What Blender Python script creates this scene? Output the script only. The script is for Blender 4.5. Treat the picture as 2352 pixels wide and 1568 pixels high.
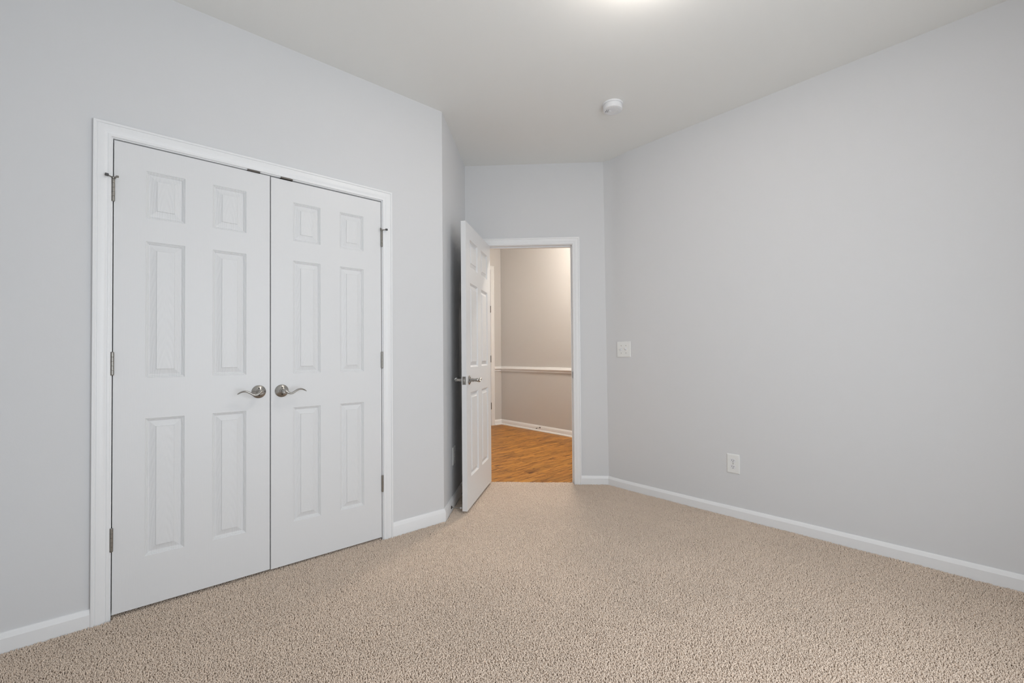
import bpy, bmesh, math, random
import numpy as np
from mathutils import Vector, Matrix

# ------------------------------------------------------------------ clear
for o in list(bpy.data.objects):
    bpy.data.objects.remove(o, do_unlink=True)
scene = bpy.context.scene
COL = scene.collection
PI = math.pi
S = math.sqrt(0.5)

# ------------------------------------------------------------------ camera
CH, F_PX = 1.10339, 1028.68
YAW, PITCH, ROLL = 0.83919642, 0.01507952, 0.00814669
SX, SY = 18.627, 15.068
cam_d = bpy.data.cameras.new('camera')
cam = bpy.data.objects.new('camera', cam_d)
COL.objects.link(cam)
fwd0 = Vector((math.cos(YAW), math.sin(YAW), 0))
rgt = Vector((math.sin(YAW), -math.cos(YAW), 0))
fwd = fwd0 * math.cos(PITCH) + Vector((0, 0, 1)) * math.sin(PITCH)
upv = -fwd0 * math.sin(PITCH) + Vector((0, 0, 1)) * math.cos(PITCH)
cr = rgt * math.cos(ROLL) - upv * math.sin(ROLL)
cu = rgt * math.sin(ROLL) + upv * math.cos(ROLL)
m = Matrix.Identity(4)
for i in range(3):
    m[i][0], m[i][1], m[i][2] = cr[i], cu[i], -fwd[i]
m[2][3] = CH
cam.matrix_world = m
cam_d.sensor_width = 36.0
cam_d.lens = 36.0 * F_PX / 2352
cam_d.shift_x = -SX / 2352
cam_d.shift_y = SY / 2352
cam_d.clip_start = 0.02
scene.camera = cam

# ------------------------------------------------------------------ world, exposure, daylight
w = bpy.data.worlds.new('world')
scene.world = w
w.use_nodes = True
w.node_tree.nodes['Background'].inputs[0].default_value = (0.75, 0.86, 1.0, 1)
w.node_tree.nodes['Background'].inputs[1].default_value = 0.4
vs = scene.view_settings
scene.display_settings.display_device = 'sRGB'
vs.view_transform = 'Standard'
vs.look = 'None'
vs.exposure = 0.0
vs.gamma = 1.0
vs.use_curve_mapping = False


def area(name, loc, direction, sx, sy, power, color):
    d = bpy.data.lights.new(name, 'AREA')
    d.shape = 'RECTANGLE'
    d.size, d.size_y = sx, sy
    d.energy = power
    d.color = color
    o = bpy.data.objects.new(name, d)
    COL.objects.link(o)
    o.location = loc
    o.rotation_euler = Vector(direction).to_track_quat('-Z', 'Z').to_euler()
    return o


DAY = (0.87, 0.94, 1.0)
WX0, WX1, WZ0, WZ1 = 0.15, 1.70, 0.15, 2.10                 # window_1, in the wall behind the camera
X0, Y0 = -0.45, -0.69                                         # the two walls behind the camera
area('daylight', ((WX0 + WX1) / 2, Y0 - 0.11, (WZ0 + WZ1) / 2), (0, 1, 0), WX1 - WX0 - 0.05, WZ1 - WZ0 - 0.05, 43, DAY)
LAMP_POWER = 22.0          # emission of the room's ceiling bowl
HALL_LAMP = 155.0           # emission of the hall's ceiling bowl

# ------------------------------------------------------------------ plan
A = 2.589326                      # closet wall plane y
BX = 3.108693                     # right wall plane x
CX = 1.627785                     # outside corner of the closet wall
SH = 0.880973                     # length of the short angled wall
H = 2.755987
AX, AY = CX + SH * S, A + SH * S  # inside corner of the door wall
WT = 0.115


# ------------------------------------------------------------------ materials
def mat(name, color, rough=0.5, metal=0.0, spec=0.5):
    mt = bpy.data.materials.new(name)
    mt.use_nodes = True
    b = mt.node_tree.nodes['Principled BSDF']
    b.inputs['Base Color'].default_value = (*color, 1)
    b.inputs['Roughness'].default_value = rough
    b.inputs['Metallic'].default_value = metal
    b.inputs['Specular IOR Level'].default_value = spec
    return mt, mt.node_tree, b


def nd(t, kind, **kw):
    n = t.nodes.new(kind)
    for k, v in kw.items():
        setattr(n, k, v)
    return n


def coords(t, scale=(1, 1, 1), rot=(0, 0, 0)):
    c = nd(t, 'ShaderNodeTexCoord')
    mp = nd(t, 'ShaderNodeMapping')
    mp.inputs['Scale'].default_value = scale
    mp.inputs['Rotation'].default_value = rot
    t.links.new(c.outputs['Object'], mp.inputs['Vector'])
    return mp.outputs[0]


def noise(t, vec, scale, detail=2.0, rough=0.5, dist=0.0):
    n = nd(t, 'ShaderNodeTexNoise')
    n.inputs['Scale'].default_value = scale
    n.inputs['Detail'].default_value = detail
    n.inputs['Roughness'].default_value = rough
    n.inputs['Distortion'].default_value = dist
    if vec is not None:
        t.links.new(vec, n.inputs['Vector'])
    return n


def ramp(t, fac, stops):
    r = nd(t, 'ShaderNodeValToRGB')
    e = r.color_ramp.elements
    e[0].position, e[0].color = stops[0][0], (*stops[0][1], 1)
    e[1].position, e[1].color = stops[1][0], (*stops[1][1], 1)
    for p, c in stops[2:]:
        x = e.new(p)
        x.color = (*c, 1)
    t.links.new(fac, r.inputs[0])
    return r.outputs[0]


def bump(t, b, h, strength, dist):
    n = nd(t, 'ShaderNodeBump')
    n.inputs['Strength'].default_value = strength
    n.inputs['Distance'].default_value = dist
    t.links.new(h, n.inputs['Height'])
    t.links.new(n.outputs[0], b.inputs['Normal'])


def painted(name, color, rough=0.75, spec=0.25, st=0.15):
    mt, t, b = mat(name, color, rough, 0, spec)
    n = noise(t, coords(t), 160, 3, 0.6)
    bump(t, b, n.outputs[0], st, 0.0008)
    return mt


M = {}
M['wall'] = painted('wall_paint', (0.73, 0.73, 0.737))
M['ceiling'] = painted('ceiling_paint', (0.87, 0.865, 0.84), 0.9, 0.1, 0.2)
M['hall'] = painted('hall_paint', (0.655, 0.64, 0.625))
M['trim'] = mat('trim_paint', (0.88, 0.88, 0.885), 0.35, 0, 0.4)[0]
M['hall_trim'] = M['trim']
M['plate'] = mat('plate_plastic', (0.86, 0.86, 0.84), 0.3)[0]
M['plastic'] = mat('white_plastic', (0.83, 0.83, 0.84), 0.4)[0]
M['dark'] = mat('dark_slot', (0.02, 0.02, 0.02), 0.8)[0]
M['ink'] = mat('dark_print', (0.11, 0.11, 0.12), 0.6)[0]
M['rubber'] = mat('grey_rubber', (0.10, 0.10, 0.10), 0.7)[0]
M['white_rubber'] = mat('white_rubber', (0.75, 0.73, 0.70), 0.6)[0]


def metal(name, color, rough):
    mt, t, b = mat(name, color, rough, 1.0)
    n = noise(t, coords(t, (1, 1, 1)), 900, 2)
    bump(t, b, n.outputs[0], 0.05, 0.0003)
    return mt


M['nickel'] = metal('satin_nickel', (0.43, 0.415, 0.39), 0.27)
M['hinge'] = metal('hinge_nickel', (0.33, 0.315, 0.29), 0.34)
M['bronze'] = metal('dark_steel', (0.13, 0.12, 0.11), 0.4)


def door_material():
    mt, t, b = mat('door_paint', (0.79, 0.79, 0.795), 0.42, 0, 0.35)
    # embossed vertical wood grain
    v = coords(t, (55, 55, 2.2))
    n = noise(t, v, 6.0, 3, 0.6, 0.3)
    bump(t, b, n.outputs[0], 0.16, 0.0009)
    return mt


def panel_material():
    mt, t, b = mat('door_panel_paint', (0.79, 0.79, 0.795), 0.42, 0, 0.35)
    # cathedral grain
    v = coords(t, (1, 1, 0.16))
    wv = nd(t, 'ShaderNodeTexWave', wave_type='RINGS', rings_direction='Y')
    wv.inputs['Scale'].default_value = 38
    wv.inputs['Distortion'].default_value = 2.6
    wv.inputs['Detail'].default_value = 2
    wv.inputs['Detail Scale'].default_value = 1.5
    t.links.new(v, wv.inputs['Vector'])
    bump(t, b, wv.outputs['Fac'], 0.34, 0.0013)
    return mt


M['door'] = door_material()
M['panel'] = panel_material()


def carpet_material():
    mt, t, b = mat('carpet_yarn', (0.5, 0.4, 0.32), 1.0, 0, 0.0)
    b.inputs['Sheen Weight'].default_value = 0.5
    b.inputs['Sheen Roughness'].default_value = 0.6
    b.inputs['Sheen Tint'].default_value = (1.0, 0.86, 0.72, 1)
    n = noise(t, coords(t), 120, 2, 0.6)
    n2 = noise(t, coords(t), 2.2, 3, 0.55)
    c = ramp(t, n.outputs[0], [(0.3, (0.90, 0.735, 0.600)), (0.7, (0.99, 0.840, 0.710))])
    c2 = ramp(t, n2.outputs[0], [(0.35, (0.94, 0.94, 0.94)), (0.65, (1.0, 1.0, 1.0))])
    mx = nd(t, 'ShaderNodeMix', data_type='RGBA', blend_type='MULTIPLY')
    mx.inputs['Factor'].default_value = 1.0
    t.links.new(c, mx.inputs['A'])
    t.links.new(c2, mx.inputs['B'])
    t.links.new(mx.outputs['Result'], b.inputs['Base Color'])
    return mt


M['carpet'] = carpet_material()
M['backing'] = mat('carpet_backing', (0.62, 0.52, 0.43), 0.95, 0, 0.05)[0]


def oak_material():
    mt, t, b = mat('oak_planks', (0.4, 0.2, 0.06), 0.42, 0, 0.25)
    c = nd(t, 'ShaderNodeTexCoord')
    sep = nd(t, 'ShaderNodeSeparateXYZ')
    t.links.new(c.outputs['Object'], sep.inputs[0])
    W = 0.083                                    # plank width across Y, boards run along X

    def mth(op, a, bb=None):
        n = nd(t, 'ShaderNodeMath', operation=op)
        for i, v in enumerate((a, bb)):
            if v is None:
                continue
            if isinstance(v, (int, float)):
                n.inputs[i].default_value = v
            else:
                t.links.new(v, n.inputs[i])
        return n.outputs[0]
    row = mth('FLOOR', mth('DIVIDE', sep.outputs['Y'], W))
    fr = mth('FRACT', mth('DIVIDE', sep.outputs['Y'], W))
    wn = nd(t, 'ShaderNodeTexWhiteNoise', noise_dimensions='1D')
    t.links.new(row, wn.inputs['W'])
    xo = mth('ADD', sep.outputs['X'], mth('MULTIPLY', wn.outputs['Value'], 7.0))
    brd = mth('FLOOR', mth('DIVIDE', xo, 0.75))
    bfr = mth('FRACT', mth('DIVIDE', xo, 0.75))
    wn2 = nd(t, 'ShaderNodeTexWhiteNoise', noise_dimensions='2D')
    cmb = nd(t, 'ShaderNodeCombineXYZ')
    t.links.new(row, cmb.inputs[0])
    t.links.new(brd, cmb.inputs[1])
    t.links.new(cmb.outputs[0], wn2.inputs['Vector'])
    # grain coordinates, stretched along the board and shifted for each board
    g = nd(t, 'ShaderNodeCombineXYZ')
    t.links.new(mth('MULTIPLY', sep.outputs['X'], 3.0), g.inputs[0])
    t.links.new(mth('MULTIPLY', sep.outputs['Y'], 30.0), g.inputs[1])
    t.links.new(mth('MULTIPLY', wn2.outputs['Value'], 40.0), g.inputs[2])
    n1 = noise(t, g.outputs[0], 1.0, 4, 0.6, 1.6)
    g2 = nd(t, 'ShaderNodeCombineXYZ')
    t.links.new(mth('MULTIPLY', sep.outputs['X'], 7.5), g2.inputs[0])
    t.links.new(mth('MULTIPLY', sep.outputs['Y'], 75.0), g2.inputs[1])
    t.links.new(mth('MULTIPLY', wn2.outputs['Value'], 17.0), g2.inputs[2])
    n2 = noise(t, g2.outputs[0], 1.0, 2, 0.55, 1.2)
    col = ramp(t, n1.outputs[0], [(0.34, (0.250, 0.090, 0.012)), (0.48, (0.42, 0.180, 0.028)), (0.66, (0.55, 0.262, 0.050))])
    # dark open pores, in drifts that follow the broad grain
    pore = mth('ADD', n2.outputs[0], mth('MULTIPLY', mth('SUBTRACT', 0.5, n1.outputs[0]), 0.9))
    pr = ramp(t, pore, [(0.54, (1.0, 1.0, 1.0)), (0.64, (0.40, 0.33, 0.28))])
    mxp = nd(t, 'ShaderNodeMix', data_type='RGBA', blend_type='MULTIPLY')
    mxp.inputs['Factor'].default_value = 1.0
    t.links.new(col, mxp.inputs['A'])
    t.links.new(pr, mxp.inputs['B'])
    col = mxp.outputs['Result']
    tone = ramp(t, wn2.outputs['Value'], [(0.0, (0.80, 0.78, 0.74)), (1.0, (1.08, 1.06, 1.02))])
    mx = nd(t, 'ShaderNodeMix', data_type='RGBA', blend_type='MULTIPLY')
    mx.inputs['Factor'].default_value = 1.0
    t.links.new(col, mx.inputs['A'])
    t.links.new(tone, mx.inputs['B'])
    seam = mth('MAXIMUM', mth('LESS_THAN', fr, 0.022), mth('LESS_THAN', bfr, 0.0025))
    mx2 = nd(t, 'ShaderNodeMix', data_type='RGBA')
    t.links.new(mth('MULTIPLY', seam, 0.6), mx2.inputs['Factor'])
    t.links.new(mx.outputs['Result'], mx2.inputs['A'])
    mx2.inputs['B'].default_value = (0.09, 0.035, 0.01, 1)
    t.links.new(mx2.outputs['Result'], b.inputs['Base Color'])
    return mt


M['oak'] = oak_material()


def glow(name, color, strength):
    mt, t, b = mat(name, (0.9, 0.88, 0.84), 0.5)
    b.inputs['Emission Color'].default_value = (*color, 1)
    b.inputs['Emission Strength'].default_value = strength
    return mt


M['bowl'] = glow('lit_glass', (1.0, 0.935, 0.87), LAMP_POWER)
M['hall_bowl'] = glow('lit_hall_glass', (1.0, 0.92, 0.82), HALL_LAMP)


# ------------------------------------------------------------------ helpers
def link(name, bm, material, parent=None, smooth=None):
    me = bpy.data.meshes.new(name)
    bmesh.ops.recalc_face_normals(bm, faces=bm.faces)
    bm.to_mesh(me)
    bm.free()
    me.materials.append(material)
    o = bpy.data.objects.new(name, me)
    COL.objects.link(o)
    if parent is not None:
        o.parent = parent
    if smooth is not None:
        try:
            me.shade_smooth()
            me.set_sharp_from_angle(angle=math.radians(smooth))
        except Exception:
            pass
    return o


def empty(name, mw):
    o = bpy.data.objects.new(name, None)
    o.empty_display_size = 0.1
    COL.objects.link(o)
    o.matrix_world = mw
    return o


def tag(o, label=None, cat=None, kind=None, group=None):
    if label:
        o['label'] = label
    if cat:
        o['category'] = cat
    if kind:
        o['kind'] = kind
    if group:
        o['group'] = group
    return o


def frame(x, y, z, ang):
    return Matrix.Translation((x, y, z)) @ Matrix.Rotation(ang, 4, 'Z')


def box(bm, x0, x1, y0, y1, z0, z1, mw=None):
    v = []
    for z in (z0, z1):
        for x, y in ((x0, y0), (x1, y0), (x1, y1), (x0, y1)):
            p = Vector((x, y, z))
            v.append(bm.verts.new(mw @ p if mw else p))
    for f in ((3, 2, 1, 0), (4, 5, 6, 7), (0, 1, 5, 4), (1, 2, 6, 5), (2, 3, 7, 6), (3, 0, 4, 7)):
        bm.faces.new([v[i] for i in f])


def rbox(bm, x0, x1, y0, y1, z0, z1, r, mw=None, seg=2):
    b2 = bmesh.new()
    box(b2, x0, x1, y0, y1, z0, z1)
    bmesh.ops.bevel(b2, geom=list(b2.edges), offset=r, segments=seg, affect='EDGES', profile=0.5)
    if mw:
        bmesh.ops.transform(b2, matrix=mw, verts=b2.verts)
    tmp = bpy.data.meshes.new('tmp')
    b2.to_mesh(tmp)
    b2.free()
    bm.from_mesh(tmp)
    bpy.data.meshes.remove(tmp)


def lathe(bm, prof, mw, n=32, cap=True):
    """prof: (radius, height) pairs; axis is local z of mw."""
    rings = []
    for r, h in prof:
        if r < 1e-6:
            rings.append([bm.verts.new(mw @ Vector((0, 0, h)))])
        else:
            rings.append([bm.verts.new(mw @ Vector((r * math.cos(2 * PI * i / n), r * math.sin(2 * PI * i / n), h))) for i in range(n)])
    for a, b in zip(rings, rings[1:]):
        for i in range(n):
            j = (i + 1) % n
            if len(a) == 1 and len(b) == 1:
                continue
            if len(a) == 1:
                bm.faces.new((a[0], b[j], b[i]))
            elif len(b) == 1:
                bm.faces.new((a[i], a[j], b[0]))
            else:
                bm.faces.new((a[i], a[j], b[j], b[i]))
    if cap:
        if len(rings[0]) > 1:
            bm.faces.new(list(reversed(rings[0])))
        if len(rings[-1]) > 1:
            bm.faces.new(rings[-1])


def axis(p, d):
    """matrix at p whose z axis is d"""
    q = Vector(d).normalized().to_track_quat('Z', 'Y')
    return Matrix.Translation(p) @ q.to_matrix().to_4x4()


def rod(bm, p, q, r, n=12):
    p, q = Vector(p), Vector(q)
    lathe(bm, [(r, 0), (r, (q - p).length)], axis(p, q - p), n)


def sweep(bm, pts, radii, n=14, ref=Vector((0, 1, 0))):
    """elliptical tube; radii: (across ref, across the other axis)"""
    P = [Vector(p) for p in pts]
    rings = []
    for i, p in enumerate(P):
        tdir = (P[min(i + 1, len(P) - 1)] - P[max(i - 1, 0)]).normalized()
        u = (ref - tdir * ref.dot(tdir)).normalized()
        v = tdir.cross(u)
        a, b = radii[i]
        rings.append([bm.verts.new(p + u * a * math.cos(2 * PI * k / n) + v * b * math.sin(2 * PI * k / n)) for k in range(n)])
    for a, b in zip(rings, rings[1:]):
        for i in range(n):
            j = (i + 1) % n
            bm.faces.new((a[i], a[j], b[j], b[i]))
    bm.faces.new(list(reversed(rings[0])))
    bm.faces.new(rings[-1])


def smooth_path(ctrl, k=8):
    out = []
    n = len(ctrl)
    for i in range(n - 1):
        p0, p1, p2, p3 = (np.array(ctrl[max(i - 1, 0)], float), np.array(ctrl[i], float), np.array(ctrl[i + 1], float), np.array(ctrl[min(i + 2, n - 1)], float))
        for s in range(k):
            t = s / k
            out.append(tuple(0.5 * ((2 * p1) + (-p0 + p2) * t + (2 * p0 - 5 * p1 + 4 * p2 - p3) * t * t + (-p0 + 3 * p1 - 3 * p2 + p3) * t ** 3)))
    out.append(tuple(ctrl[-1]))
    return out


def loft(bm, loops, close=True, cap=True):
    """loops of equal length; each a list of points; faces join successive loops"""
    L = [[bm.verts.new(Vector(p)) for p in lp] for lp in loops]
    n = len(L[0])
    for a, b in zip(L, L[1:]):
        for i in range(n if close else n - 1):
            j = (i + 1) % n
            bm.faces.new((a[i], a[j], b[j], b[i]))
    if cap:
        bm.faces.new(list(reversed(L[0])))
        bm.faces.new(L[-1])


def wall_prism(name, poly, mw, thick, material):
    """poly: (s, z) outline; extruded from local y=0 to y=thick"""
    bm = bmesh.new()
    a = [bm.verts.new(mw @ Vector((s, 0, z))) for s, z in poly]
    b = [bm.verts.new(mw @ Vector((s, thick, z))) for s, z in poly]
    bm.faces.new(a)
    bm.faces.new(list(reversed(b)))
    n = len(a)
    for i in range(n):
        j = (i + 1) % n
        bm.faces.new((a[i], b[i], b[j], a[j]))
    return tag(link(name, bm, material), kind='structure')


def moulding(name, path, prof, material, parent=None):
    """path: list of (point, offset direction, up direction) ; prof: closed list of (out, up)"""
    bm = bmesh.new()
    loft(bm, [[Vector(p) + Vector(od) * o + Vector(ud) * u for o, u in prof] for p, od, ud in path])
    return link(name, bm, material, parent, smooth=25)


# local frames: local x along the wall, local -y into the room
F_LEFT = frame(0, A, 0, 0)                                   # closet wall
F_SHORT = frame(CX, A, 0, PI / 4)                            # short angled wall: local x = (S,S), -y = (S,-S)
F_DOOR = frame(AX, AY, 0, -PI / 4)                           # door wall: local x = (S,-S), -y = (-S,-S)
F_RIGHT = frame(BX, 0, 0, -PI / 2)                           # right wall: local x = (0,-1), -y = (-1,0)

# ------------------------------------------------------------------ structure: walls
ZB = -0.03
DL0, DL1, DLZ = -0.0195, 1.1952, 2.049                       # closet opening between jamb faces
wall_prism('wall_left', [(X0 - WT, ZB), (DL0 - 0.018, ZB), (DL0 - 0.018, DLZ + 0.018), (DL1 + 0.018, DLZ + 0.018), (DL1 + 0.018, ZB), (CX, ZB), (CX, H + 0.02), (X0 - WT, H + 0.02)], F_LEFT, WT, M['wall'])
wall_prism('wall_angle', [(0, ZB), (SH + WT, ZB), (SH + WT, H + 0.02), (0, H + 0.02)], F_SHORT, WT, M['wall'])
DW0, DW1, DWZ = 0.165, 0.9255, 2.049                         # room door opening between jamb faces
DWL = (BX - AX) / S
wall_prism('wall_back', [(0, ZB), (DW0 - 0.018, ZB), (DW0 - 0.018, DWZ + 0.018), (DW1 + 0.018, DWZ + 0.018), (DW1 + 0.018, ZB), (DWL + 0.06, ZB), (DWL + 0.06, H + 0.02), (0, H + 0.02)], F_DOOR, WT, M['wall'])

# right wall: slightly uneven drywall near the angled corner, as in the photograph
RT = [(3.0987, 2.3643), (3.1105, 2.300), (3.1085, 2.26), (3.0985, 2.2019), (3.0905, 2.1112), (3.0897, 2.0308), (3.0925, 1.692), (3.1017, 0.8396), (3.1175, 0.0048), (3.12, min(-0.8, Y0 - WT))]
RB = [(3.1136, 2.3494)] + [(BX, y) for x, y in RT[1:]]


def right_x(y, z):
    for i in range(len(RT) - 1):
        if RT[i + 1][1] <= y <= RT[i][1]:
            k = (RT[i][1] - y) / (RT[i][1] - RT[i + 1][1])
            xt = RT[i][0] * (1 - k) + RT[i + 1][0] * k
            return BX + (xt - BX) * z / H
    return BX


bm = bmesh.new()
rows = [ZB, 0.7, 1.4, 2.1, H, H + 0.02]
gv = []
for z in rows:
    r = []
    for (xt, yt), (xb, yb) in zip(RT, RB):
        k = min(z, H) / H
        r.append(bm.verts.new((xb + (xt - xb) * k, yb + (yt - yb) * k, z)))
    gv.append(r)
for i in range(len(rows) - 1):
    for j in range(len(RT) - 1):
        bm.faces.new((gv[i][j], gv[i][j + 1], gv[i + 1][j + 1], gv[i + 1][j]))
bk = [[bm.verts.new((BX + WT + 0.02, v.co.y + (0.09 if j == 0 else 0), v.co.z)) for j, v in enumerate(r)] for r in (gv[0], gv[-1])]
for j in range(len(RT) - 1):
    bm.faces.new((bk[0][j], bk[1][j], bk[1][j + 1], bk[0][j + 1]))
    bm.faces.new((gv[0][j], bk[0][j], bk[0][j + 1], gv[0][j + 1]))
    bm.faces.new((gv[-1][j], gv[-1][j + 1], bk[1][j + 1], bk[1][j]))
for j in (0, len(RT) - 1):
    col = [r[j] for r in gv]
    bm.faces.new(col + [bk[1][j], bk[0][j]])
tag(link('wall_right', bm, M['wall'], None, smooth=40), kind='structure')


def walled(name, u0, u1, holes, place):
    """wall behind the camera with a window hole; place(u0,u1,z0,z1) gives a box"""
    bm = bmesh.new()
    (a, b, c, d) = holes
    for r in ((u0, a, ZB, H + 0.02), (b, u1, ZB, H + 0.02), (a, b, ZB, c), (a, b, d, H + 0.02)):
        box(bm, *place(*r))
    return tag(link(name, bm, M['wall']), kind='structure')


walled('wall_front', X0 - WT, BX + WT, (WX0, WX1, WZ0, WZ1), lambda a, b, c, d: (a, b, Y0 - WT, Y0, c, d))
bm = bmesh.new()
box(bm, X0 - WT, X0, Y0, A, ZB, H + 0.02)
tag(link('wall_side', bm, M['wall']), kind='structure')


def window(name, mw, wd, z0, z1):
    bm = bmesh.new()
    zm = (z0 + z1) / 2
    for r in ((-0.06, 0.0, z0 - 0.07, z1 + 0.06), (wd, wd + 0.06, z0 - 0.07, z1 + 0.06)):
        box(bm, r[0], r[1], -0.016, 0, r[2], r[3], mw)
    box(bm, 0, wd, -0.016, 0, z1, z1 + 0.06, mw)
    box(bm, 0, wd, -0.016, 0, z0 - 0.07, z0 - 0.02, mw)
    o = tag(link(name, bm, M['trim']), kind='structure')
    bm = bmesh.new()
    box(bm, -0.08, wd + 0.08, -0.05, 0.03, z0 - 0.02, z0, mw)
    link('window_sill', bm, M['trim'], o)
    bm = bmesh.new()
    for a, b, c, d in ((0, 0.04, z0, z1), (wd - 0.04, wd, z0, z1), (0.04, wd - 0.04, z0, z0 + 0.045), (0.04, wd - 0.04, z1 - 0.045, z1), (0.04, wd - 0.04, zm - 0.02, zm + 0.02)):
        box(bm, a, b, 0.04, 0.075, c, d, mw)
    link('window_sash', bm, M['trim'], o)


window('window_1', frame(WX1, Y0, 0, PI), WX1 - WX0, WZ0, WZ1)

# closet interior behind the double doors
bm = bmesh.new()
box(bm, -0.30, 1.55, A + 0.70, A + 0.76, ZB, 2.45)
box(bm, -0.36, -0.30, A + WT, A + 0.76, ZB, 2.45)
box(bm, 1.49, 1.55, A + WT, A + 0.70, ZB, 2.45)
box(bm, -0.30, 1.49, A + WT, A + 0.70, 2.40, 2.45)
tag(link('wall_closet', bm, M['wall']), kind='structure')

# ceiling of the room (follows the angled bay)
bm = bmesh.new()
pl = [(X0 - WT, Y0 - WT), (BX + WT, Y0 - WT), (BX + WT, 2.37 + WT), (AX + 0.06, AY + 0.10), (AX - 0.1, AY + 0.05), (CX - 0.06, A + 0.06), (X0 - WT, A + 0.06)]
lo = [bm.verts.new((x, y, H)) for x, y in pl]
hi = [bm.verts.new((x, y, H + 0.1)) for x, y in pl]
bm.faces.new(lo)
bm.faces.new(list(reversed(hi)))
for i in range(len(pl)):
    j = (i + 1) % len(pl)
    bm.faces.new((lo[i], hi[i], hi[j], lo[j]))
tag(link('ceiling', bm, M['ceiling']), kind='structure')

# floor under the pile
EDGE = 5.527                                                  # carpet edge in the doorway: x + y
bm = bmesh.new()
pl = [(X0 - WT, Y0 - WT), (BX + 0.08, Y0 - WT), (BX + 0.08, EDGE - BX - 0.08), (AX - 0.02, EDGE - AX + 0.02), (AX - 0.1, AY + 0.05), (CX - 0.06, A + 0.06), (1.54, A + 0.06), (1.54, A + 0.75), (-0.35, A + 0.75), (-0.35, A + 0.06), (X0 - WT, A + 0.06)]
lo = [bm.verts.new((x, y, ZB - 0.03)) for x, y in pl]
hi = [bm.verts.new((x, y, -0.013)) for x, y in pl]
bm.faces.new(list(reversed(lo)))
bm.faces.new(hi)
for i in range(len(pl)):
    j = (i + 1) % len(pl)
    bm.faces.new((lo[i], lo[j], hi[j], hi[i]))
tag(link('floor', bm, M['backing']), kind='structure')

# ------------------------------------------------------------------ carpet pile: short twisted tufts of real geometry
rng = np.random.default_rng(7)
SP = 0.0041
gx, gy = np.meshgrid(np.arange(X0 + 0.02, BX, SP), np.arange(-0.42, 3.25, SP))
px = gx.ravel() + rng.uniform(-0.5, 0.5, gx.size) * SP
py = gy.ravel() + rng.uniform(-0.5, 0.5, gx.size) * SP
fw = px * math.cos(YAW) + py * math.sin(YAW)
keep = (fw > 1.12) & (px < BX - 0.017)
room = (py < A - 0.017)
under = (py < A + 0.075) & (px > -0.016) & (px < 1.19)
nook = ((px - CX) - (py - A) > 0.026) & (px + py < AX + AY - 0.026) & (px > CX + 0.001)
sd = ((px - AX) - (py - AY)) * S
thres = (sd > DW0 + 0.002) & (sd < DW1 - 0.002) & (px + py < EDGE) & (px + py > AX + AY - 0.03)
keep &= ((room & (px + py < AX + AY - 0.026)) | under | nook | thres)
px, py = px[keep], py[keep]
N = px.size
ang = rng.uniform(0, 2 * PI, N)
lean = rng.uniform(0.15, 1.0, N)
hgt = rng.uniform(0.0110, 0.0160, N)
# a slow swell so the surface is not perfectly level
hgt *= 1 + 0.10 * np.sin(px * 9 + 2 * np.sin(py * 5)) * np.sin(py * 8 + 1.3)
rad = rng.uniform(0.0015, 0.0025, N)
bend = rng.uniform(-1.2, 1.2, N)
K = 3
twist = rng.uniform(0, 2 * PI, N)
rings = []
prof = [(0.25, 0.9), (0.80, 1.0), (1.0, 0.5)]
for hfrac, rs in prof:
    off = lean * 0.0088 * hfrac ** 1.6
    a2 = ang + bend * hfrac
    cx, cy, cz = px + np.cos(a2) * off, py + np.sin(a2) * off, -0.0145 + hgt * hfrac * (1 - 0.18 * lean * hfrac)
    for k in range(K):
        th = twist + 2 * PI * k / K + hfrac * 1.2
        rings.append(np.stack([cx + np.cos(th) * rad * rs, cy + np.sin(th) * rad * rs, cz + np.cos(th - a2) * rad * rs * -0.5 * lean * hfrac], 1))
V = np.stack(rings, 1)                                        # N, 4K, 3
nv = V.shape[1]
quads = []
for r in range(2):
    for k in range(K):
        quads.append((r * K + k, r * K + (k + 1) % K, (r + 1) * K + (k + 1) % K, (r + 1) * K + k))
tris = (2 * K, 2 * K + 1, 2 * K + 2)
Q = (np.array(quads)[None] + (np.arange(N) * nv)[:, None, None]).reshape(-1, 4)
me = bpy.data.meshes.new('carpet_pile')
me.vertices.add(N * nv)
me.vertices.foreach_set('co', V.astype(np.float32).ravel())
T3 = (np.array(tris)[None] + (np.arange(N) * nv)[:, None])
me.loops.add(Q.size + T3.size)
me.loops.foreach_set('vertex_index', np.concatenate([Q.ravel(), T3.ravel()]).astype(np.int32))
nf = len(Q) + len(T3)
me.polygons.add(nf)
me.polygons.foreach_set('loop_start', np.concatenate([np.arange(0, Q.size, 4), Q.size + np.arange(0, T3.size, 3)]).astype(np.int32))
me.polygons.foreach_set('use_smooth', np.ones(nf, dtype=bool))
me.update(calc_edges=True)
me.materials.append(M['carpet'])
pile = bpy.data.objects.new('carpet_pile', me)
COL.objects.link(pile)
tag(pile, 'beige twisted carpet pile covering the whole bedroom floor', 'carpet', kind='stuff')

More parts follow.
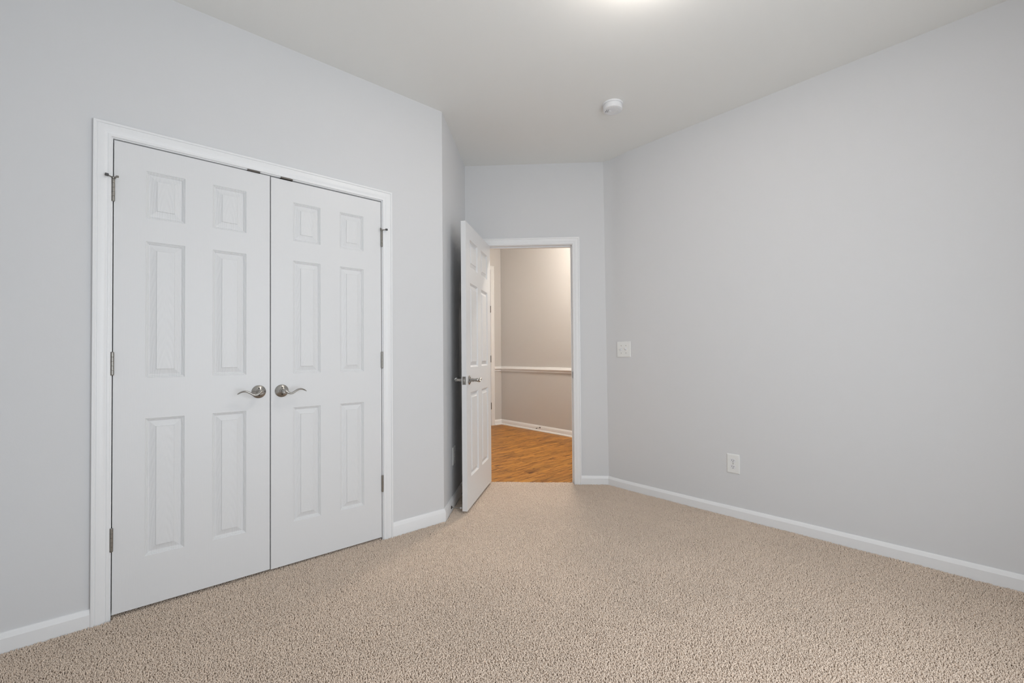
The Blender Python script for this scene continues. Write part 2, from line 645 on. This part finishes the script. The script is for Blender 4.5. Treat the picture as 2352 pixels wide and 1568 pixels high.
# ------------------------------------------------------------------ hall beyond the doorway
HC = Vector((4.5881, 5.5690, 0))                              # inside corner of the far hall walls
hd = Vector((4.5737 - 4.5311, 5.5692 - 4.0191, 0)).normalized()    # direction of the hall's right wall
HE = HC - hd * 4.6
h_ang = math.atan2(-hd.y, -hd.x)
F_HALL = frame(HC.x, HC.y, 0, h_ang)                          # local x runs toward the camera, -y into the hall
HH = 3.10
wall_prism('wall_hall_right', [(-0.1, ZB), (4.7, ZB), (4.7, HH), (-0.1, HH)], F_HALL, 0.1, M['hall'])
F_END = frame(2.0, 5.569, 0, 0)
HD0, HD1, HDZ = 4.379 - 0.815, 4.379, 2.451                   # hall door opening
wall_prism('wall_hall_end', [(0, ZB), (HD0 - 2.0 - 0.018, ZB), (HD0 - 2.0 - 0.018, HDZ + 0.018), (HD1 - 2.0 + 0.018, HDZ + 0.018), (HD1 - 2.0 + 0.018, ZB), (HC.x - 2.0 + 0.1, ZB), (HC.x - 2.0 + 0.1, HH), (0, HH)], F_END, 0.1, M['hall'])
bm = bmesh.new()
box(bm, 1.95, 2.05, AY + 0.12, 5.67, ZB, HH)
tag(link('wall_hall_left', bm, M['hall']), kind='structure')
bm = bmesh.new()
box(bm, BX + WT + 0.02, 4.75, 0.9, 1.0, ZB, HH)
tag(link('wall_hall_near', bm, M['hall']), kind='structure')
bm = bmesh.new()
box(bm, 1.95, 4.8, 0.9, 5.7, HH, HH + 0.06)
tag(link('ceiling_hall', bm, M['ceiling']), kind='structure')
bm = bmesh.new()                                              # hall side above the lower room ceiling
box(bm, BX + 0.02, BX + WT + 0.02, 0.9, 2.40, H + 0.1, HH)
box(bm, 0, DWL + 0.05, 0.0, WT, H + 0.02, HH, F_DOOR)
box(bm, 1.95, AX + 0.1, AY + 0.02, AY + 0.12, H + 0.02, HH)
tag(link('wall_hall_upper', bm, M['hall']), kind='structure')
bm = bmesh.new()
pl = [(BX + 0.08, 0.9), (4.75, 0.9), (4.75, 5.75), (1.95, 5.75), (1.95, EDGE - 1.95), (BX + 0.08, EDGE - BX - 0.08)]
lo = [bm.verts.new((x, y, ZB - 0.03)) for x, y in pl]
hi = [bm.verts.new((x, y, -0.006)) for x, y in pl]
bm.faces.new(list(reversed(lo)))
bm.faces.new(hi)
for i in range(len(pl)):
    j = (i + 1) % len(pl)
    bm.faces.new((lo[i], lo[j], hi[j], hi[i]))
tag(link('floor_hall', bm, M['oak']), kind='structure')

# ------------------------------------------------------------------ trim profiles
CAS = [(0, 0), (0.007, 0), (0.009, 0.002), (0.0095, 0.0105), (0.0078, 0.0115), (0.0082, 0.0135), (0.0105, 0.018), (0.0130, 0.025), (0.0142, 0.034), (0.0142, 0.043), (0.0125, 0.0445), (0.0128, 0.0465), (0.0165, 0.048), (0.0175, 0.050), (0.0170, 0.0565), (0.0150, 0.058), (0, 0.058)]


def casing(name, mw, x0, x1, z1, rv=0.0045):
    """mitred U of casing round an opening whose jamb faces are x0, x1, z1"""
    bm = bmesh.new()
    a, b, c = x0 - rv, x1 + rv, z1 + rv
    loops = []
    for px_, pz_, ox, oz in ((a, ZB + 0.012, -1, 0), (a, c, -1, 1), (b, c, 1, 1), (b, ZB + 0.012, 1, 0)):
        loops.append([mw @ Vector((px_ + ox * wv, -th, pz_ + oz * wv)) for th, wv in CAS])
    loft(bm, loops)
    return tag(link(name, bm, M['trim'], None, smooth=20), kind='structure')


def jamb(mw, x0, x1, z1, parent, depth, stop_y):
    bm = bmesh.new()
    t = 0.018
    box(bm, x0 - t, x0, 0, depth, ZB + 0.012, z1 + t, mw)
    box(bm, x1, x1 + t, 0, depth, ZB + 0.012, z1 + t, mw)
    box(bm, x0, x1, 0, depth, z1, z1 + t, mw)
    j = link('jamb', bm, M['trim'], parent)
    bm = bmesh.new()
    s = 0.011
    rbox(bm, x0, x0 + s, stop_y, stop_y + 0.034, ZB + 0.012, z1, 0.0015, mw)
    rbox(bm, x1 - s, x1, stop_y, stop_y + 0.034, ZB + 0.012, z1, 0.0015, mw)
    rbox(bm, x0 + s, x1 - s, stop_y, stop_y + 0.034, z1 - s, z1, 0.0015, mw)
    link('door_stop_strip', bm, M['trim'], j)
    return j


t1 = casing('trim_1', F_LEFT, DL0, DL1, DLZ)
tag(t1, 'white moulded casing around the closet double doors', 'door trim')
jamb(F_LEFT, DL0, DL1, DLZ, t1, WT, 0.042)
t2 = casing('trim_2', F_DOOR, DW0, DW1, DWZ)
tag(t2, 'white moulded casing around the open doorway to the hall', 'door trim')
jamb(F_DOOR, DW0, DW1, DWZ, t2, WT, 0.038)
t3 = casing('trim_3', frame(0, 5.569, 0, 0), HD0, HD1, HDZ)
tag(t3, 'tall white casing at the far left end of the hall', 'door trim')
jamb(frame(0, 5.569, 0, 0), HD0, HD1, HDZ, t3, 0.1, 0.042)

# metal strike on the doorway's right jamb
bm = bmesh.new()
rbox(bm, DW1 - 0.0012, DW1 + 0.001, 0.004, 0.036, 0.899, 0.958, 0.0008, F_DOOR, 1)
rbox(bm, DW1 - 0.0045, DW1 - 0.0008, -0.0015, 0.006, 0.908, 0.950, 0.0008, F_DOOR, 1)
stk = link('strike_plate', bm, M['bronze'], t2)
bm = bmesh.new()
box(bm, DW1 - 0.0016, DW1 - 0.0011, 0.013, 0.027, 0.915, 0.942, F_DOOR)
link('latch_hole', bm, M['dark'], stk)

# ball catches under the closet head jamb
for xa, xb in ((0.4815, 0.5405), (0.6345, 0.6945)):
    bm = bmesh.new()
    rbox(bm, xa, xb, -0.0015, 0.032, DLZ - 0.0035, DLZ - 0.0003, 0.0008, F_LEFT, 1)
    rbox(bm, xa + 0.001, xb - 0.001, -0.004, 0.0002, DLZ - 0.0035, DLZ + 0.0040, 0.0008, F_LEFT, 1)
    link('ball_catch_strike', bm, M['bronze'], t1)

# ------------------------------------------------------------------ baseboards
def bprof(h):
    return [(0, ZB + 0.012), (0.014, ZB + 0.012), (0.014, h * 0.70), (0.0128, h * 0.735), (0.0085, h * 0.90), (0.0062, h * 0.965), (0.0045, h * 0.993), (0.0030, h), (0, h)]


def baseboard(name, pts, hs, label):
    """pts: wall-side polyline (x, y) with the room on the right of the direction of travel"""
    P = [Vector((x, y, 0)) for x, y in pts]
    n = len(P)
    dirs = [(P[i + 1] - P[i]).normalized() for i in range(n - 1)]
    nor = [Vector((d.y, -d.x, 0)) for d in dirs]
    bm = bmesh.new()
    loops = []
    for i in range(n):
        if i == 0:
            o = nor[0]
        elif i == n - 1:
            o = nor[-1]
        else:
            o = (nor[i - 1] + nor[i])
            o = o / (1 + nor[i - 1].dot(nor[i]))
        loops.append([P[i] + o * a + Vector((0, 0, z)) for a, z in bprof(hs[i])])
    loft(bm, loops)
    o = tag(link(name, bm, M['trim'], None, smooth=25), kind='structure')
    return tag(o, label, 'baseboard')


RC = Vector((3.1136 - 0.0012, 2.3494 + 0.0012, 0))            # corner at baseboard height
mid = Vector((S, S, 0))


def mitre_pts(kind):
    pass


cas_l0, cas_l1 = DL0 - 0.0045 - 0.058, DL1 + 0.0045 + 0.058
cas_d1 = DW1 + 0.0045 + 0.058
pd = F_DOOR @ Vector((cas_d1, 0, 0))
pd0 = F_DOOR @ Vector((DW0 - 0.0625, 0, 0))
baseboard('baseboard_left', [(X0, A), (cas_l0, A)], [0.071, 0.067], 'white baseboard left of the closet doors')


def mitred(name, a, b, na, nb, h0, h1, label):
    """straight run from a to b; na / nb give the outward offset (2D) per unit at each end"""
    bm = bmesh.new()
    loops = []
    for p, nn, h in ((a, na, h0), (b, nb, h1)):
        loops.append([Vector((p[0], p[1], 0)) + Vector((nn[0], nn[1], 0)) * t_ + Vector((0, 0, z)) for t_, z in bprof(h)])
    loft(bm, loops)
    o = tag(link(name, bm, M['trim'], None, smooth=25), kind='structure')
    return tag(o, label, 'baseboard')


nL, nSh, nD, nR = Vector((0, -1)), Vector((S, -S)), Vector((-S, -S)), Vector((-1, 0))


def mit(a, b):
    return (a + b) / (1 + a.dot(b))


mitred('baseboard_left_corner', (cas_l1, A), (CX, A), nL, mit(nL, nSh), 0.080, 0.079, 'short white baseboard between closet casing and the outside corner')
mitred('baseboard_angle', (CX, A), (AX, AY), mit(nL, nSh), mit(nSh, nD), 0.079, 0.070, 'white baseboard of the angled wall behind the open door')
mitred('baseboard_back_left', (AX, AY), (pd0.x, pd0.y), mit(nSh, nD), nD, 0.070, 0.070, 'white baseboard between the inside corner and the doorway, behind the open door')
mitred('baseboard_back', (pd.x, pd.y), (RC.x, RC.y), nD, mit(nD, nR), 0.0685, 0.068, 'short white baseboard right of the doorway')
# along the right wall, ending at the wall behind the camera
bm = bmesh.new()
loops = []
for (x, y, nn, h) in ((RC.x, RC.y, mit(nD, nR), 0.068), (BX, 2.20, nR, 0.0635), (BX, 1.56, nR, 0.0637), (BX, 0.9, nR, 0.068), (BX, 0.0, nR, 0.0715), (BX, Y0, nR, 0.072)):
    loops.append([Vector((x + nn[0] * a, y + nn[1] * a, z)) for a, z in bprof(h)])
loft(bm, loops)
o = tag(link('baseboard_right', bm, M['trim'], None, smooth=25), kind='structure')
tag(o, 'long white baseboard along the right wall', 'baseboard')

# hall baseboard with shoe moulding, chair rail
HB = [(0, -0.006), (0.026, -0.006), (0.0255, 0.003), (0.022, 0.010), (0.0135, 0.013), (0.013, 0.016), (0.013, 0.055), (0.011, 0.060), (0.006, 0.072), (0.004, 0.0765), (0, 0.0765)]
CR = [(0, 0.842), (0.006, 0.842), (0.0095, 0.846), (0.0095, 0.857), (0.0055, 0.861), (0.0055, 0.868), (0.020, 0.877), (0.0265, 0.882), (0.0265, 0.892), (0.0240, 0.897), (0.0205, 0.899), (0.0185, 0.906), (0.0165, 0.916), (0.0120, 0.920), (0, 0.920)]


def hall_run(name, prof, label, cat):
    bm = bmesh.new()
    nE = Vector((0, -1))
    nH = Vector((-hd.y, hd.x))
    loops = []
    for p, nn in (((HD1 + 0.0625, 5.569), nE), ((HC.x, HC.y), mit(nE, nH)), ((HE.x, HE.y), nH)):
        loops.append([Vector((p[0] + nn[0] * a, p[1] + nn[1] * a, z)) for a, z in prof])
    loft(bm, loops)
    return tag(tag(link(name, bm, M['hall_trim'], None, smooth=25), kind='structure'), label, cat)


hall_run('baseboard_hall', HB, 'white hall baseboard with shoe moulding above the oak floor', 'baseboard')
hall_run('trim_4', CR, 'white chair rail running along the hall wall', 'chair rail')


# ------------------------------------------------------------------ doors
PROF = [(0.0, 0.0), (0.0024, 0.0032), (0.0044, 0.0034), (0.0066, 0.0070), (0.0086, 0.0072), (0.0112, 0.0115), (0.0142, 0.0117), (0.0375, 0.0042), (0.0388, 0.0012)]


def door_body(root, wd, ht, xs, zs, th=0.035):
    """moulded six-panel leaf. local x from 0 to wd, front at y=0 facing -y"""
    cx_ = [0.0] + [v for p in xs for v in p] + [wd]
    cz_ = [0.0] + [v for p in zs for v in p] + [ht]
    bm = bmesh.new()
    for y in (0.0, th):
        g = [[bm.verts.new((x, y, z)) for x in cx_] for z in cz_]
        for i in range(len(cz_) - 1):
            for j in range(len(cx_) - 1):
                if i % 2 == 1 and j % 2 == 1:
                    continue
                f = [g[i][j], g[i][j + 1], g[i + 1][j + 1], g[i + 1][j]]
                bm.faces.new(f if y == 0 else list(reversed(f)))
    e = 0.0
    for (xa, za, xb, zb) in ((0, 0, wd, 0), (wd, 0, wd, ht), (wd, ht, 0, ht), (0, ht, 0, 0)):
        v = [bm.verts.new((xa, 0, za)), bm.verts.new((xa, th, za)), bm.verts.new((xb, th, zb)), bm.verts.new((xb, 0, zb))]
        bm.faces.new(v)
    slab = link('door_slab', bm, M['door'], root)
    for (z0, z1) in zs:
        for (x0, x1) in xs:
            bm = bmesh.new()
            for side in (0, 1):
                loops = []
                for ins, dp in PROF:
                    y = dp if side == 0 else th - dp
                    loops.append([(x0 + ins, y, z0 + ins), (x1 - ins, y, z0 + ins), (x1 - ins, y, z1 - ins), (x0 + ins, y, z1 - ins)])
                L = [[bm.verts.new(Vector(p)) for p in lp] for lp in loops]
                for a, b in zip(L, L[1:]):
                    for i in range(4):
                        j = (i + 1) % 4
                        f = (a[i], a[j], b[j], b[i])
                        bm.faces.new(f if side == 0 else tuple(reversed(f)))
                bm.faces.new(L[-1] if side == 0 else list(reversed(L[-1])))
            # shift the origin to the panel's centre so its grain is its own
            c = Vector(((x0 + x1) / 2, 0, (z0 + z1) / 2 - 0.6 * (z1 - z0)))
            bmesh.ops.translate(bm, verts=bm.verts, vec=-c)
            me = bpy.data.meshes.new('raised_panel')
            bm.to_mesh(me)
            bm.free()
            me.materials.append(M['panel'])
            p = bpy.data.objects.new('raised_panel', me)
            COL.objects.link(p)
            p.parent = slab
            p.location = c
    return slab


def lever_handle(root, x, z, sgn, y=0.0, face=-1):
    """round rose with two screw holes and a wave lever pointing to sgn*x; face -1 is the front (toward -y)"""
    f = face
    Y = lambda d: y + f * d
    mw = axis((x, y, z), (0, f, 0))
    bm = bmesh.new()
    lathe(bm, [(0.0325, 0), (0.0330, 0.0015), (0.0325, 0.003), (0.0295, 0.0055), (0.0150, 0.0115), (0.0135, 0.0122), (0, 0.0122)], mw, 40, False)
    rose = link('rose', bm, M['nickel'], root, smooth=30)
    for dz in (0.0175, -0.0175):
        bm = bmesh.new()
        n = Vector((0, f * 0.0145, dz * 0.37)).normalized()
        lathe(bm, [(0.0036, 0.0), (0.0036, 0.0012), (0.0, 0.0012)], axis((x, Y(0.0098), z + dz), n), 16, False)
        link('screw_hole', bm, M['dark'], rose)
    bm = bmesh.new()
    lathe(bm, [(0.0140, 0.010), (0.0140, 0.018), (0.0126, 0.0192), (0.0126, 0.0225), (0.0140, 0.0237), (0.0140, 0.0300), (0.0112, 0.0315), (0.0112, 0.046)], mw, 28)
    neck = link('neck', bm, M['nickel'], rose, smooth=30)
    ctrl = [(-0.003, 0.0585, 0.0030), (0.005, 0.0620, 0.0010), (0.014, 0.0645, -0.0060), (0.026, 0.0650, -0.0108), (0.038, 0.0650, -0.0085), (0.052, 0.0645, 0.0005), (0.066, 0.0635, 0.0075), (0.079, 0.062, 0.0085), (0.092, 0.0605, 0.0040), (0.1035, 0.059, -0.0035)]
    pts = [(x + sgn * a, Y(b), z + c) for a, b, c in smooth_path(ctrl, 6)]
    n = len(pts)
    rad = []
    for i in range(n):
        k = i / (n - 1)
        across = 0.0112 - 0.0022 * k
        thick = np.interp(k, [0, 0.08, 0.25, 0.5, 0.75, 0.93, 1.0], [0.0112, 0.0105, 0.0060, 0.0052, 0.0046, 0.0032, 0.0018])
        if k > 0.93:
            across *= 0.8
        rad.append((across, float(thick)))
    bm = bmesh.new()
    sweep(bm, pts, rad, 18)
    lathe(bm, [(0.0112, 0.040), (0.0120, 0.050), (0.0122, 0.057), (0.0112, 0.0635), (0.0080, 0.0682), (0, 0.0700)], axis((x, y, z), (0, f, 0)), 26)
    link('lever', bm, M['nickel'], rose, smooth=40)
    return rose


def hinge(root, x, y, z, ln=0.094, r=0.0062, stop=0, mtl='hinge'):
    bm = bmesh.new()
    seg = ln / 5
    mw = Matrix.Translation((x, y, z - ln / 2))
    for k in range(5):
        a, b = k * seg + 0.0006, (k + 1) * seg - 0.0006
        lathe(bm, [(r * 0.86, k * seg), (r, a), (r, b), (r * 0.86, (k + 1) * seg)], mw, 18)
    lathe(bm, [(r * 0.80, -0.003), (r * 0.95, -0.0015), (r * 0.95, 0)], mw, 18)
    lathe(bm, [(r * 0.95, ln), (r * 0.95, ln + 0.0015), (r * 0.8, ln + 0.003)], mw, 18)
    h = link('hinge', bm, M[mtl], root, smooth=35)
    bm = bmesh.new()
    # leaf plate running back into the gap between leaf and jamb
    box(bm, x - 0.0009, x + 0.0009, y, y + 0.036, z - ln / 2, z + ln / 2)
    link('hinge_leaf', bm, M[mtl], h)
    if stop:
        top = z + ln / 2 + 0.0045
        s = stop                                             # +1: door is on the +x side of this hinge
        bm = bmesh.new()
        lathe(bm, [(0.0082, -0.0035), (0.0088, -0.002), (0.0088, 0.002), (0.0082, 0.0035)], Matrix.Translation((x, y, top)), 18)
        p_out = Vector((x - s * 0.020, y - 0.026, top + 0.001))
        p_in = Vector((x + s * 0.013, y - 0.020, top + 0.002))
        rod(bm, (x, y, top), p_out, 0.0026)
        rod(bm, (x + s * 0.002, y - 0.002, top), p_in, 0.0032)
        st = link('hinge_pin_stop', bm, M[mtl], h, smooth=35)
        bm = bmesh.new()
        d = (p_out - Vector((x, y, top))).normalized()
        lathe(bm, [(0.0048, -0.006), (0.0062, -0.005), (0.0062, 0.005), (0.0048, 0.006)], axis(p_out, Vector((-s * 0.85, -0.1, 0.05))), 16)
        link('rubber_bumper', bm, M['rubber'], st, smooth=35)
        bm = bmesh.new()
        lathe(bm, [(0.0036, -0.004), (0.0046, -0.003), (0.0046, 0.004), (0.0036, 0.005)], axis(p_in, Vector((s * 0.85, -0.1, 0.0))), 16)
        link('pin_bumper', bm, M[mtl], st, smooth=35)
    return h


ZS = [(0.2165, 0.822), (1.003, 1.611), (1.716, 1.9265)]
XS = [(0.1065, 0.247), (0.3545, 0.495)]
LW = 0.6015
d1 = empty('door_1', frame(-0.0162, A + 0.003, 0.0118, 0))
tag(d1, 'left white six-panel closet door with its lever pointing left', 'door', 'structure')
door_body(d1, LW, 2.0325, XS, ZS)
h1 = lever_handle(d1, 0.5505, 0.9145, -1)
for zc, st in ((1.815, 1), (1.068, 0), (0.319, 0)):
    hinge(d1, -0.0022, -0.0048, zc, stop=st)

d2 = empty('door_2', frame(0.5898, A + 0.003, 0.0088, 0))
tag(d2, 'right white six-panel closet door with its lever pointing right', 'door', 'structure')
door_body(d2, LW + 0.0005, 2.0335, [(0.107, 0.2475), (0.3545, 0.4925)], [(0.2175, 0.8235), (1.005, 1.609), (1.7165, 1.923)])
h2 = lever_handle(d2, 0.0510, 0.9160, 1)
for zc, st in ((1.811, -1), (1.070, 0), (0.323, 0)):
    hinge(d2, LW + 0.0030, -0.0048, zc, stop=st)

# the open room door: origin at its free edge, local x toward the hinge, front faces the doorway
OD = 0.7616
d3 = empty('door_3', frame(1.811416, 2.580371, 0.0174, math.radians(39.048)))
tag(d3, 'white six-panel room door standing open against the angled wall', 'door', 'structure')
door_body(d3, OD, 2.031, [(0.106, 0.331), (0.438, 0.656)], [(0.2165, 0.8185), (1.000, 1.609), (1.7205, 1.923)])
lever_handle(d3, 0.0665, 0.9095, 1, 0.0, -1)
lever_handle(d3, 0.0665, 0.9095, 1, 0.035, 1)
bm = bmesh.new()
rbox(bm, -0.0014, 0.0006, 0.0045, 0.0300, 0.880, 0.937, 0.0006, None, 1)
lp = link('latch_plate', bm, M['hinge'], d3)
bm = bmesh.new()
rbox(bm, -0.0100, -0.0010, 0.0110, 0.0235, 0.8985, 0.9195, 0.0018)
link('latch_bolt', bm, M['nickel'], lp, smooth=30)
for dz in (0.887, 0.930):
    bm = bmesh.new()
    lathe(bm, [(0.0032, 0), (0.0030, 0.0008), (0, 0.0008)], axis((-0.0014, 0.01725, dz), (-1, 0, 0)), 14, False)
    link('screw', bm, M['bronze'], lp)
for zc in (1.815, 1.068, 0.319):
    hinge(d3, OD + 0.0035, 0.0395, zc)

# hall door, closed, at the far end (only its hinge edge shows beside the open door)
d4 = empty('door_4', frame(HD0 + 0.003, 5.569 + 0.003, 0.004, 0))
tag(d4, 'closed white hall door at the far end, mostly hidden behind the open door', 'door', 'structure')
door_body(d4, 0.809, 2.444, [(0.115, 0.355), (0.454, 0.694)], [(0.25, 0.98), (1.18, 1.95), (2.07, 2.33)])
for zc in (1.823, 1.038, 0.298):
    hinge(d4, 0.811, -0.0048, zc, ln=0.10, mtl='bronze')
lever_handle(d4, 0.06, 0.93, 1)


# ------------------------------------------------------------------ wall plates
def plate_base(root, wd, ht):
    bm = bmesh.new()
    loops = []
    for ins, dp in ((0, 0), (0.0, 0.0012), (0.0022, 0.0042), (0.0060, 0.0058), (0.0085, 0.0060)):
        a, b = wd / 2 - ins, ht / 2 - ins
        loops.append([(-a, -dp, -b), (a, -dp, -b), (a, -dp, b), (-a, -dp, b)])
    loft(bm, loops)
    return link('cover_plate', bm, M['plate'], root)


def screw(root, x, z, y=-0.006):
    bm = bmesh.new()
    lathe(bm, [(0.0032, 0), (0.0030, 0.0007), (0.0, 0.0010)], axis((x, y, z), (0, -1, 0)), 14, False)
    s = link('screw', bm, M['hinge'], root, smooth=30)


def outlet(name, mw, label):
    r = empty(name, mw)
    tag(r, label, 'outlet', group='wall outlets')
    plate_base(r, 0.0865, 0.130)
    for dz in (0.0205, -0.0205):
        bm = bmesh.new()
        loops = []
        n = 40
        for rr, dp in ((0.0178, 0.005), (0.0178, 0.0072), (0.0170, 0.0078)):
            lp_ = []
            for i in range(n):
                th = 2 * PI * i / n
                lp_.append((rr * math.cos(th), -dp, dz + max(-0.0143, min(0.0143, rr * math.sin(th)))))
            loops.append(lp_)
        loft(bm, loops)
        rec = link('receptacle', bm, M['plastic'], r, smooth=30)
        for sx, hh in ((-0.0064, 0.0085), (0.0064, 0.0068)):
            bm = bmesh.new()
            box(bm, sx - 0.0013, sx + 0.0013, -0.0082, -0.0070, dz + 0.0035 - hh / 2, dz + 0.0035 + hh / 2)
            link('blade_slot', bm, M['dark'], rec)
        bm = bmesh.new()
        lathe(bm, [(0.0026, 0), (0.0026, 0.0012), (0, 0.0012)], axis((0, -0.0070, dz - 0.0078), (0, -1, 0)), 14, False)
        link('ground_hole', bm, M['dark'], rec)
    screw(r, 0, 0)
    return r


outlet('wall_outlet', frame(right_x(1.306, 0.355), 1.3063, 0.3545, -PI / 2), 'white duplex outlet low on the right wall')
ps = F_SHORT @ Vector((0.329, 0, 0.360))
outlet('wall_outlet', frame(ps.x, ps.y, ps.z, PI / 4), 'white duplex outlet in the shade behind the open door')

sw = empty('light_switch', frame(right_x(2.175, 1.14) - 0.0003, 2.1752, 1.1415, -PI / 2))
tag(sw, 'white double toggle light switch on the right wall beside the doorway', 'light switch')
plate_base(sw, 0.1360, 0.1300)
for sx, upd in ((-0.023, 1), (0.023, -1)):
    bm = bmesh.new()
    box(bm, sx - 0.0052, sx + 0.0052, -0.0064, -0.0058, -0.0120, 0.0120)
    slot = link('toggle_slot', bm, M['plate'], sw)
    bm = bmesh.new()
    mw = Matrix.Translation((sx, -0.0060, 0)) @ Matrix.Rotation(math.radians(28 * upd), 4, 'X')
    loops = []
    for a, b, y in ((0.0055, 0.0075, 0.003), (0.0055, 0.0068, -0.004), (0.0048, 0.0052, -0.0155), (0.0036, 0.0038, -0.0172)):
        loops.append([mw @ Vector((-a, y, -b)), mw @ Vector((a, y, -b)), mw @ Vector((a, y, b)), mw @ Vector((-a, y, b))])
    loft(bm, loops)
    link('toggle', bm, M['plastic'], sw)
    for dz in (0.0302, -0.0302):
        screw(sw, sx, dz)

# ------------------------------------------------------------------ smoke detector
sd_ = empty('smoke_detector', Matrix.Translation((2.4310, 1.7705, H)) @ Matrix.Scale(0.965, 4))
tag(sd_, 'round white smoke detector on the ceiling', 'smoke detector')
dn = axis((0, 0, 0), (0, 0, -1))
bm = bmesh.new()
lathe(bm, [(0.0700, 0), (0.0700, 0.005), (0.0680, 0.0085), (0.0625, 0.0095), (0.0625, 0.017), (0, 0.017)], dn, 48, False)
link('mounting_base', bm, M['plastic'], sd_, smooth=30)
bm = bmesh.new()
lathe(bm, [(0.0600, 0.015), (0.0655, 0.0155), (0.0655, 0.036), (0.0635, 0.0415), (0.0590, 0.0440), (0.0500, 0.0448), (0.0495, 0.0440), (0.0475, 0.0440), (0.0470, 0.0450), (0.0330, 0.0452), (0.0325, 0.0444), (0.0305, 0.0444), (0.0300, 0.0454), (0, 0.0456)], dn, 48, False)
body = link('cover', bm, M['plastic'], sd_, smooth=30)
bm = bmesh.new()
lathe(bm, [(0.0105, 0.0454), (0.0105, 0.0474), (0.0092, 0.0482), (0, 0.0482)], dn @ Matrix.Translation((0.010, 0.018, 0)), 28, False)
link('test_button', bm, M['plastic'], body, smooth=30)
bm = bmesh.new()
for k in range(5):
    box(bm, 0.018 + k * 0.005, 0.0202 + k * 0.005, -0.022, 0.006, -0.0462, -0.0450)
link('sounder_slots', bm, M['plate'], body)
# two short lines of small dark print near the rim
R45 = Matrix.Rotation(math.radians(-125), 4, 'Z')
bm = bmesh.new()
random.seed(3)
for row, ln in ((0.0, 6), (0.0105, 7)):
    for k in range(ln):
        u = -0.021 + k * 0.0056
        if random.random() < 0.75:
            box(bm, u, u + 0.0011, -0.0455 + row, -0.0415 + row, -0.0462, -0.0448, R45)
        if random.random() < 0.7:
            box(bm, u, u + 0.0034, -0.0455 + row, -0.0446 + row, -0.0462, -0.0448, R45)
        if random.random() < 0.6:
            box(bm, u + 0.0001, u + 0.0030, -0.0425 + row, -0.0416 + row, -0.0462, -0.0448, R45)
link('printed_text', bm, M['ink'], body)


# ------------------------------------------------------------------ door stops screwed to the baseboards
def door_stop(name, p, d, ln, tip_mat, label):
    r = empty(name, axis(p, d))
    tag(r, label, 'door stop', group='baseboard door stops')
    bm = bmesh.new()
    lathe(bm, [(0.0115, 0), (0.0115, 0.0015), (0.0080, 0.005), (0.0045, 0.007), (0, 0.007)], Matrix.Identity(4), 24, False)
    link('flange', bm, M['bronze'], r, smooth=30)
    bm = bmesh.new()
    lathe(bm, [(0.0028, 0.004), (0.0028, ln - 0.008)], Matrix.Identity(4), 14)
    link('stem', bm, M['hinge'], r, smooth=30)
    bm = bmesh.new()
    lathe(bm, [(0.0050, ln - 0.016), (0.0064, ln - 0.0145), (0.0064, ln - 0.003), (0.0050, ln), (0, ln)], Matrix.Identity(4), 18)
    link('rubber_tip', bm, tip_mat, r, smooth=30)
    return r


p = F_SHORT @ Vector((0.168, -0.0142, 0.030))
door_stop('door_stop', p, (S, -S, -0.06), 0.078, M['white_rubber'], 'metal door stop with white tip behind the open door')
p = F_HALL @ Vector((0.9185, -0.0132, 0.048))
dd = F_HALL.to_3x3() @ Vector((-0.10, -1, -0.06))
door_stop('door_stop', p, dd, 0.072, M['rubber'], 'dark door stop on the hall baseboard')


# ------------------------------------------------------------------ lamps (both just out of the picture)
def bowl(name, x, y, z, r, dp, label, mt):
    root = empty(name, Matrix.Translation((x, y, z)))
    tag(root, label, 'ceiling lamp')
    bm = bmesh.new()
    lathe(bm, [(0.075, 0), (0.075, 0.012), (0.03, 0.02), (0.012, 0.03), (0.012, 0.06), (0, 0.06)], dn, 32, False)
    link('canopy', bm, M['nickel'], root, smooth=30)
    bm = bmesh.new()
    prof = []
    for k in range(9):
        t_ = k / 8 * PI / 2
        prof.append((r * math.cos(t_), 0.035 + dp * math.sin(t_)))
    prof[-1] = (0, 0.035 + dp)
    lathe(bm, prof, dn, 40, False)
    link('glass_bowl', bm, mt, root, smooth=60)


bowl('ceiling_lamp', 1.55, 0.95, H, 0.17, 0.10, 'lit frosted bowl lamp in the middle of the bedroom ceiling', M['bowl'])
bowl('hall_lamp', 3.70, 3.30, HH, 0.16, 0.10, 'lit warm bowl lamp on the hall ceiling', M['hall_bowl'])


# ------------------------------------------------------------------ what each piece of the setting is
for nm, lb, ct in (
        ('wall_left', 'light grey wall that holds the white closet double doors', 'wall'),
        ('wall_angle', 'narrow grey wall behind the open door, past the outside corner', 'wall'),
        ('wall_back', 'angled grey wall with the open doorway to the hall', 'wall'),
        ('wall_right', 'long light grey wall with the light switch and outlet', 'wall'),
        ('wall_front', 'grey wall with a window, facing the closet', 'wall'),
        ('wall_side', 'plain grey wall facing the long right wall', 'wall'),
        ('window_1', 'white framed window in the wall facing the closet', 'window'),
        ('wall_closet', 'inside of the closet behind the white double doors', 'wall'),
        ('ceiling', 'pale flat bedroom ceiling with the smoke detector', 'ceiling'),
        ('floor', 'bedroom floor under the beige carpet pile', 'floor'),
        ('wall_hall_right', 'long beige hall wall with chair rail seen through the doorway', 'wall'),
        ('wall_hall_end', 'beige hall wall at the far end around the tall casing', 'wall'),
        ('wall_hall_left', 'beige hall wall hidden behind the bedroom corner', 'wall'),
        ('wall_hall_near', 'beige hall wall closing the hall behind the right wall', 'wall'),
        ('wall_hall_upper', 'beige upper hall wall above the bedroom ceiling line', 'wall'),
        ('ceiling_hall', 'high pale ceiling over the hall', 'ceiling'),
        ('floor_hall', 'orange brown oak plank floor of the hall', 'floor')):
    tag(bpy.data.objects[nm], lb, ct)
